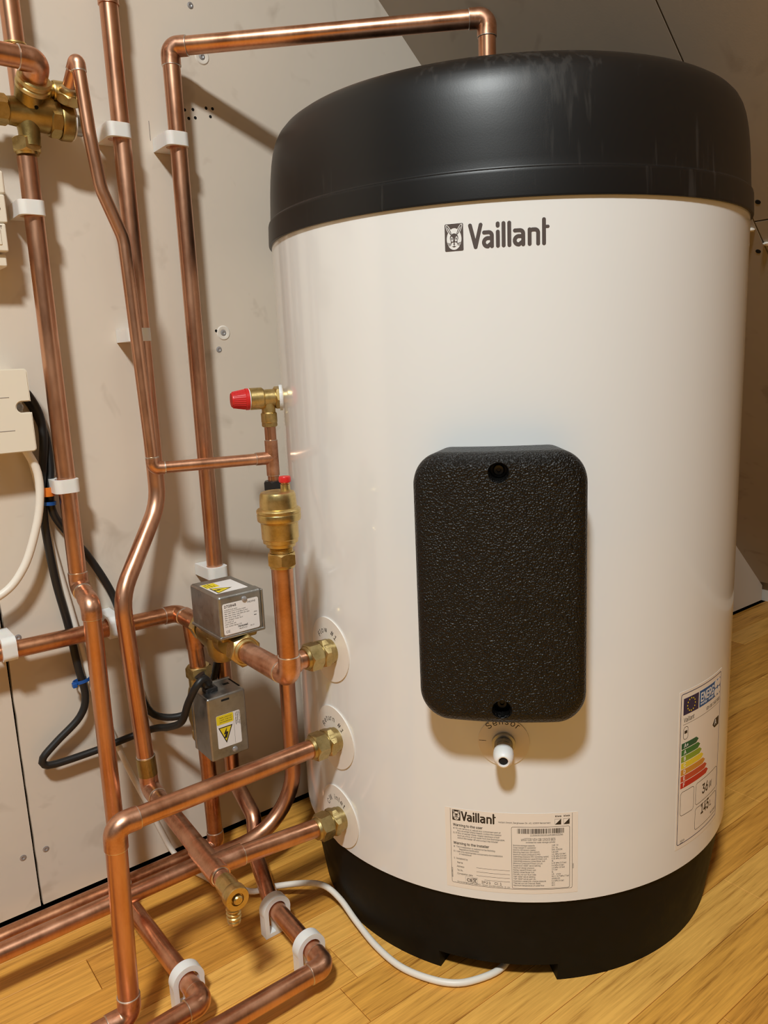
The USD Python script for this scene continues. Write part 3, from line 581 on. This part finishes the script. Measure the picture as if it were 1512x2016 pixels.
s2 = sticker(z1, ot, ut, vt, .042, .048, r=.001)
stk(s2, 'yellow_panel', [sbox(.001, .028, .018, .047), Polygon([(.004, .001), (.004, .0255), (.026, .013)])], ot, ut, vt, 'yellow_ink')
stk(s2, 'warning_mark', [outline(Polygon([(.003, .001), (.003, .0265), (.027, .0135)]), .0013), affinity.translate(affinity.rotate(lightning(.013), 90), .010, .0138)] + [txt(t, .003 + .0035 * i, .030, .0012, ang=PI / 2) for i, t in enumerate(('DISCONNECT', 'ELECTRICAL SUPPLY', 'BEFORE REMOVING', 'COVER'))], ot, ut, vt, 'ink', .00028)
# flow tee, tail to the cylinder and rise to the air vent
XT, YT = .4025, -.300
pf = pipe_thing('short copper flow pipe with a fat tee at the top cylinder connection', (XT, YT, .38))
tt = add('tee', [lathe([(.0118, 0), (.0128, .002), (.0130, .074), (.0126, .078), (.0112, .081)], (0, -1, 0), (XT, -.236, ZV), 36), cyl((XT, YT, ZV), (.432, YT, .3800), .0132)], 'copper_joint', pf)
for q in (ring((0, 1, 0), (XT, -.3145, ZV), .0122), ring((1, 0, 0), (.432, YT, .380), .0118)): add('solder_joint', q, 'solder', tt)
add('pipe', cyl((XT, -.225, ZV), (XT, -.25, ZV), R22), 'copper_joint', pf)
add('pipe', cyl((.425, YT, .380), (.462, YT, .380), R22), 'copper', pf)
e = add('elbow', sweep(fillet([(XT, -.306, ZV), (XT, -.3345, ZV), (XT, -.3345, .404)], .015), R22 * 1.12), 'copper_joint', pf)
for q in (ring((0, 0, 1), (XT, -.3345, .404), R22 * 1.05), ring((0, 1, 0), (XT, -.3165, ZV), R22 * 1.06)): add('solder_joint', q, 'solder', e)
add('pipe', cyl((XT, -.3345, .395), (XT, -.3345, .520), R22), 'copper_dark', pf)
# automatic air vent
av = thing('air_vent', 'brass automatic air vent with a small red cap on top of a copper riser', 'valve', (XT, -.3345, .50))
add('nut', [hexnut((0, 0, 1), (XT, -.3345, .5075), .0285, .0145, .0018, spin=.5), lathe([(.0135, 0), (.0135, .002), (.0128, .0026)], (0, 0, 1), (XT, -.3345, .5055), 32)], 'brass', av)
add('thread', lathe([(.0118, 0)] + [q for i in range(4) for q in ((.0126, .0006 + .0016 * i), (.0114, .0014 + .0016 * i))] + [(.0114, .0075)], (0, 0, 1), (XT, -.3345, .522), 30), 'brass', av)
add('body', lathe([(.0145, .5285), (.0155, .5290), (.0158, .5320), (.0186, .5335), (.0188, .5370), (.0196, .5380), (.0198, .5550), (.0228, .5575), (.0232, .5600), (.0232, .5640), (.0226, .5650), (.0234, .5660), (.0234, .5685), (.0222, .5700), (.0196, .5710), (.0193, .5800), (.0188, .5845), (.0176, .5872), (.0150, .5880)], (0, 0, 1), (XT, -.3345, 0), 48), 'brass', av)
o = A([XT + .0105, -.3335, .5880])
add('valve_stem', lathe([(.0052, 0), (.0052, .006), (.0044, .0065), (.0044, .0085)], (0, 0, 1), o, 22), 'brass', av)
add('red_cap', lathe([(.0045, .0075), (.0062, .0085), (.0066, .0095), (.0066, .0130), (.0058, .0145), (.003, .0148)], (0, 0, 1), o, 30), 'red_plastic', av)
# second zone valve
XW, YW = .4105, -.0610
z2 = thing('zone_valve', 'lower zone valve with yellow triangle sticker and black cable entering its top', 'valve', (XW, -.10, .20))
b2 = ((.3845, -.1410, .2030), (.4400, -.0900, .2925))
add('motor_housing', [bevbox(*b2, .0030), bevbox((.3835, -.0945, .205), (.441, -.0895, .294), .0012), blk((.391, -.0895, .205), (.4335, -.078, .215))], 'steel', z2, smooth=40)
for q in [blk((.4045, -.14115, .2840), (.4160, -.1408, .2868)), blk((.4230, -.112, .29235), (.4320, -.106, .29265)), blk((.3960, -.098, .29235), (.4060, -.096, .29265)), blk((.4370, -.128, .29235), (.4395, -.096, .29265))]: add('slot', q, 'void', z2, smooth=False)
add('rivet', lathe([(.0040, 0), (.0036, .0016), (.0020, .0024)], (0, -1, 0), (.4185, -.1410, .2115), 22), 'screw_metal', z2)
add('body', [lathe([(.0150, .214), (.0165, .218), (.0195, .232), (.0200, .248), (.0195, .262), (.0165, .276), (.0150, .280)], (0, 0, 1), (XW, YW, 0), 36), bevbox((.389, -.0905, .226), (.432, -.070, .272), .003)], 'brass_dark', z2)
add('nut', [hexnut((0, 0, 1), (XW, YW, .2930), .0310, .0170, .002, spin=.2), cyl((XW, YW, .278), (XW, YW, .294), .0150)], 'brass', z2)
add('nut', [hexnut((0, 0, -1), (XW, YW, .2145), .0300, .0150, .002)], 'brass', z2)
o, ux, uy = A([.3950, -.1412, .2190]), (1, 0, 0), (0, 0, 1)
s3 = sticker(z2, o, ux, uy, .0345, .0465, r=.002)
tri_ = Polygon([(.002, .0295), (.0225, .0295), (.01225, .0055)])
stk(s3, 'yellow_panel', [rrect(.0002, .0335, .0245, .0463, .0015), tri_], o, ux, uy, 'yellow_ink')
stk(s3, 'warning_mark', [outline(tri_, .0012), affinity.translate(affinity.rotate(lightning(.0150), 180), .01225, .0205), sbox(.0248, .001, .0250, .0455)] + [txt(t, .0225, .0435 - .0031 * (2 - i), .0016, .018, ang=PI) for i, t in enumerate(('BEFORE REMOVING COVER', 'ELECTRICAL SUPPLY', 'DISCONNECT MAINS'))] +
    [txt(t, .0325 - .0026 * i, .0455, .0017, ang=-PI / 2) for i, t in enumerate(('Ademco 1 GmbH', 'Hardhofweg 40', '74821 Mosbach'))], o, ux, uy, 'ink', .00028)
gd = unit([.45, -.25, -1.]); go = A([.4015, -.1165, .2925])
pts = spline([go, go - gd * .010, go - gd * .020, go - gd * .027])
add('strain_relief', [sweep(pts, [.0068 + .0012 * (1 if i % 3 == 0 else 0) - .00009 * i for i in range(len(pts))], 18), bevbox(go - A([.009, .007, .002]), go + A([.008, .008, .006]), .0015)], 'black_plastic', z2)
# return pipe from the second zone valve
pr = pipe_thing('copper pipe under the lower zone valve, elbowed along the wall foot', (XW, YW, 0))
run(pr, [(XW, YW, .206), (XW + .002, YW, .0305), (-.35, -.0610, .0305)], ['elbow'], mpipe='copper_dark', leg=.021)
# inlet valve group at the top of the supply drop
iv = thing('inlet_valve', 'brass cold water inlet control valve on the wall above the white clip', 'valve', (.28, -.045, .96))
VZ = 1.0130; VY = -.042
add('body', [lathe([(.0130, -.030), (.0150, -.028), (.0165, -.015), (.0185, 0), (.0195, .012), (.0195, .020)], (1, 0, 0), (.283, VY, VZ), 36), lathe([(.0115, -.036), (.0120, -.020), (.0150, 0)], (0, 0, 1), (.2755, VY, VZ), 32),
             manifold3d.Manifold.batch_hull([manifold3d.Manifold.sphere(.0175, 24).translate([.279, VY, VZ + .004]), manifold3d.Manifold.sphere(.0150, 24).translate([.2775, VY - .014, VZ + .024])])], 'brass_dark', iv)
add('cartridge', [hexnut((1, 0, 0), (.298, VY, VZ - .003), .0390, .0130, .002, n=8), lathe([(.0205, 0), (.0215, .002), (.0215, .0125), (.0200, .014)], (1, 0, 0), (.3105, VY, VZ - .004), 40)], 'brass_dark', iv)
add('cartridge_ring', lathe([(.0198, 0), (.0198, .002), (.018, .0028)], (1, 0, 0), (.3242, VY, VZ - .004), 36), 'white_plastic', iv)
add('cartridge_knob', lathe([(.0120, 0), (.0115, .010), (.008, .014)], (1, 0, -.1), (.3268, VY, VZ - .006), 28), M['steel'], iv)
add('test_point', lathe([(.0022, 0), (.0018, .0004)], unit([0, -1, .1]), (.2815, VY - .0192, VZ + .002), 14), 'void', iv)
add('nut', [hexnut((0, 0, -1), (.2725, -.037, .9865), .0290, .0155, .002, spin=.3), lathe([(.0132, 0), (.0122, .003)], (0, 0, -1), (.2725, -.037, .971), 28)], 'brass', iv)
add('nut', [hexnut((-1, 0, 0), (.2545, VY, VZ), .0290, .016, .002, spin=.2), lathe([(.0120, 0), (.0120, .05)], (-1, 0, 0), (.240, VY, VZ), 28)], 'brass', iv)
fd = unit([.10, -.75, .65]); fo = A([.2785, -.062, 1.0325])
add('flange', [lathe([(.0165, 0), (.0185, .002), (.0190, .006), (.0175, .0075), (.0185, .009), (.0185, .013), (.0168, .015)], fd, fo, 36)], 'brass', iv)
add('union_nut', [hexnut((1, 0, 0), (.2895, -.045, 1.0400), .0250, .0120, .0018, spin=.3), lathe([(.0095, 0), (.0095, .010)], (1, 0, 0), (.3010, -.0455, 1.0405), 24)], 'brass', iv)
add('elbow_fitting', [lathe([(.0110, 0), (.0120, .002), (.0120, .012), (.0105, .014)], (1, 0, 0), (.3050, -.047, 1.0390), 28), hexnut(unit([.1, -.55, .8]), (.3175, -.0600, 1.0240), .0240, .0110, .0018), lathe([(.0112, 0), (.0118, .003), (.0105, .006)], unit([.1, -.55, .8]), (.3183, -.0655, 1.0330), 28)], 'brass', iv)
# copper elbow from the inlet valve towards the room edge, and riser behind it
px = pipe_thing('fat tarnished copper elbow joining the front of the brass inlet valve', (.25, -.09, 1.04))
run(px, [fo + fd * .004, fo + fd * .0345, A([-.30, -.104, 1.062])], ['elbow'], r=.0118, mpipe='copper', leg=.021)
pu = pipe_thing('upright copper riser behind the tarnished elbow above the brass inlet valve', (.273, -.035, 1.04))
add('pipe', cyl((.2735, -.035, 1.03), (.2715, -.035, 1.36), R22), 'copper', pu)
add('collar', lathe([(.0125, 0), (.0132, .002), (.0125, .004)], (0, 0, 1), (.2735, -.035, 1.083), 28), 'brass', pu)

# ------------------------------------------------------------------ pipe clips
def clip2d(r, back, halfw=.0150, front=.0160):
    g_ = unary_union([rrect(-halfw, -front, halfw, .004, .0085), sbox(-halfw, -.004, halfw, back)]).difference(Point(0, 0).buffer(r + .0002, 14)); return g_
def wallclip(x, y, z, label, w=.0165, axis='z', r=R22, lean=0.):
    m = polymesh(clip2d(r, -y - .0005), w); v = m.vertices.copy(); v[:, 2] -= w / 2
    v = np.c_[v[:, 0] + lean, v[:, 1], v[:, 2]]
    if axis == 'x': v = np.c_[v[:, 2], v[:, 1], -v[:, 0]]
    m = trimesh.Trimesh(v + A([x, y, z]), m.faces, process=False)
    solo('pipe_clip', m, 'white_plastic', label, 'pipe clip', 'white pipe clips on the wall', smooth=30)
wallclip(XA - .002, -.035, .909, 'white plastic pipe clip on the pipe just below the brass inlet valve', lean=-.002)
wallclip(XA - .0015, -.035, .581, 'white plastic pipe clip on the supply drop beside the junction box cables', lean=-.001)
wallclip(XC - .003, -.035, 1.007, 'white plastic pipe clip on the tall S-bend pipe near the top', lean=-.003)
wallclip(XC - .003, -.035, .763, 'white plastic pipe clip half hidden behind the thin copper pipe', lean=-.003)
wallclip(XD - .002, -.035, 1.006, 'white plastic pipe clip high on the hot outlet pipe with a pencil line behind it', lean=-.003)
wallclip(XD - .001, -.035, .431, 'white plastic pipe clip just above the upper zone valve')
wallclip(.178, -.035, .391, 'white plastic pipe clip on the horizontal pipe over the board joint', axis='x')
wallclip(.308, -.035, .387, 'white plastic pipe clip on the horizontal pipe behind the S-bend pipe', axis='x')
def floorclip(x, y, z, label, tilt=0.):
    outer = unary_union([Point(0, 0).buffer(.0190, 16), sbox(-.0185, -z + .0005, .0185, 0)]); inner = unary_union([Point(0, 0).buffer(.0125, 14), sbox(-.0125, -z + .006, .0125, 0)])
    m = polymesh(outer.difference(inner).union(sbox(-.004, -z + .006, .004, -.0108)), .0135); v = m.vertices
    m = trimesh.Trimesh(np.c_[v[:, 0] + x, v[:, 2] - .00675 + y, v[:, 1] + z], m.faces[:, ::-1], process=False); m.fix_normals()
    solo('pipe_clip', m, 'white_plastic', label, 'pipe clip', 'white pipe clips on the floor', smooth=30)
floorclip(.4080, -.242, .0335, 'white pipe clip on the floor beside the loose white cable')
floorclip(.4057, -.328, .0335, 'white pipe clip on the floor next to the corner elbow in front of the cylinder')
floorclip(.2715, -.279, .033, 'white pipe clip on the floor pipe that comes from under the supply drop')

# ------------------------------------------------------------------ wiring
jb = thing('junction_box', 'cream plastic wiring box on the wall with a notched lid and cables below', 'junction box', (.15, -.025, .628))
lid2 = rrect(.040, .6285, .2385, .7265, .004).difference(unary_union([Point(.2285, .6815).buffer(.0065, 10), sbox(.2285, .675, .26, .688)]))
def wallbox(g_, y0, y1):
    m = polymesh(g_, y1 - y0); v = m.vertices; m = trimesh.Trimesh(np.c_[v[:, 0], v[:, 2] + y0, v[:, 1]], m.faces[:, ::-1], process=False); m.fix_normals(); return m
add('base', wallbox(rrect(.043, .631, .2325, .724, .003), -.030, -.0005), 'cream_plastic', jb)
ld = add('lid', [wallbox(lid2, -.0475, -.028), wallbox(lid2.buffer(-.0012), -.0485, -.0475)], 'cream_plastic', jb)
add('groove', [blk((.06, -.0487, .6935), (.215, -.0484, .6942)), blk((.06, -.0487, .6545), (.217, -.0484, .6552))], 'grey_ink', ld, smooth=False)
add('screw', lathe([(.0045, 0), (.0045, .002), (.003, .0028), (.001, .0012)], (0, -1, 0), (.2290, -.030, .6815), 22), 'screw_metal', jb)
co = thing('wall_controller', 'cream stepped heating control unit on the wall beside the brass inlet valve', 'controller', (.17, -.02, .842))
add('upper_cover', bevbox((.10, -.040, .9225), (.2425, -.0005, .9485), .003), 'cream_plastic', co)
add('middle_cover', bevbox((.10, -.044, .8905), (.2400, -.0005, .9215), .002), 'cream_plastic', co)
add('lower_cover', [bevbox((.10, -.047, .8585), (.2365, -.0005, .8893), .002), bevbox((.10, -.048, .8655), (.2300, -.046, .8830), .001)], 'cream_plastic', co)
add('terminal_base', bevbox((.10, -.040, .8425), (.2345, -.0005, .8565), .002), 'cream_plastic', co)
add('lettering', [onto(txt('HEAT', .0, .0, .0032, .0125), (.2195, -.0473, .8835), X_, Z_), onto(txt('PROG', 0, 0, .0032, .0130), (.2205, -.0443, .9045), X_, Z_)], 'ink', co)
def cable(label, pts, r, m_, **kw): return solo('cable', sweep(spline(pts), r, 16), m_, label, 'cable', **kw)
cable('black cable looping low on the wall and up into the lower zone valve', [(.2365, -.012, .706), (.2450, -.014, .694), (.2545, -.014, .670), (.2555, -.015, .640), (.2500, -.017, .605), (.2450, -.018, .578), (.2440, -.018, .552), (.2440, -.016, .520), (.2490, -.013, .455), (.2575, -.011, .396), (.2620, -.016, .339), (.2660, -.020, .295), (.2555, -.020, .268), (.2240, -.018, .243), (.2045, -.018, .2265), (.2050, -.018, .2165), (.2190, -.018, .2125), (.2710, -.018, .2130), (.3440, -.026, .2215), (.3600, -.060, .2330), (.3660, -.095, .2520), (.3700, -.115, .2850), (.3790, -.128, .3110), (.3900, -.127, .3170), (.3985, -.1205, .3060)], .0050, 'black_cable')
cable('black cable slanting behind the pipes from the wiring box to the upper zone valve', [(.2365, -.0055, .697), (.2480, -.0055, .682), (.2600, -.0065, .645), (.2600, -.0125, .605), (.2545, -.017, .572), (.2560, -.015, .545), (.2690, -.011, .520), (.2950, -.010, .478), (.3190, -.010, .424), (.3310, -.008, .370), (.3380, -.008, .300), (.3480, -.016, .250), (.3680, -.020, .2310), (.4000, -.028, .2290), (.4350, -.030, .2500), (.4460, -.045, .300), (.4380, -.075, .335), (.4220, -.130, .372)], .0050, 'black_cable')
cable('white flex hanging in a wide loop from the cream wiring box', [(.226, -.024, .640), (.2340, -.030, .620), (.2400, -.030, .600), (.2390, -.030, .569), (.2300, -.030, .532), (.2090, -.030, .484), (.1770, -.030, .455), (.1100, -.030, .440), (.0300, -.030, .450)], .0050, 'white_cable')
cable('long white flex crossing the floor into the notch of the cylinder base', [(.234, -.010, .640), (.2390, -.009, .615), (.2430, -.0062, .590), (.2470, -.0055, .546), (.2530, -.006, .492), (.2640, -.006, .415), (.2720, -.012, .349), (.2810, -.012, .289), (.2960, -.012, .231), (.3130, -.012, .170), (.3330, -.012, .109), (.3490, -.012, .058), (.3610, -.016, .022), (.3700, -.045, .0056), (.3810, -.088, .0056), (.3910, -.124, .0060), (.4050, -.152, .010), (.4160, -.171, .013), (.4370, -.188, .020), (.4680, -.218, .027), (.4850, -.240, .027), (.4905, -.269, .021), (.4880, -.308, .013), (.4850, -.355, .008), (.4890, -.399, .0055), (.5050, -.437, .005), (.5250, -.461, .005), (.5520, -.473, .005), (.5750, -.477, .005), (.5920, -.474, .005), (.6020, -.466, .005)], .0040, 'white_cable')
def tie(c, axis, label, tail):
    rg = lathe_open([(.0100, -.0022), (.0112, -.0022), (.0112, .0022), (.0100, .0022)], axis, c, 22)
    rg.vertices = (rg.vertices - c) * A([1, .85, 1]) + c
    solo('cable_tie', [rg, bevbox(A(c) + A([-.0145, -.0125, -.0035]), A(c) + A([-.0085, -.0055, .0030]), .001)], 'blue_plastic', label, 'cable tie', 'blue cable ties')
tie((.2495, -.0170, .5590), (.1, 0, 1), 'blue cable tie just below the orange tape on the black cables', 0)
tie((.2650, -.0140, .3150), (-.1, .1, 1), 'blue cable tie low on the black cable beside the offset pipe', 0)
solo('tape_band', lathe_open([(.0100, -.0058), (.0108, -.0058), (.0108, .0058), (.0100, .0058)], (.05, 0, 1), (.2496, -.0172, .5740), 28), 'orange_tape', 'orange tape band round the black cables above the upper blue tie', 'tape')
# torn paper and plaster crumbs at the foot of the board joint
for i, (x, y, s) in enumerate([(.174, -.003, .0042), (.187, -.003, .0036), (.192, -.010, .0024)]):
    m = trimesh.creation.icosphere(2, s); m.vertices *= (1 + .7 * (meshkit.noise(m.vertices * 260 + i * 9) - .5))[:, None] * A([1.3, .6, .7]); m.vertices += A([x, y - .004, s * .55])
    solo('plaster_fragment', m, 'plaster', ('largest', 'middle-sized', 'smallest')[i] + ' white plaster crumb at the foot of the wall board joint', 'debris', 'plaster crumbs by the board joint')
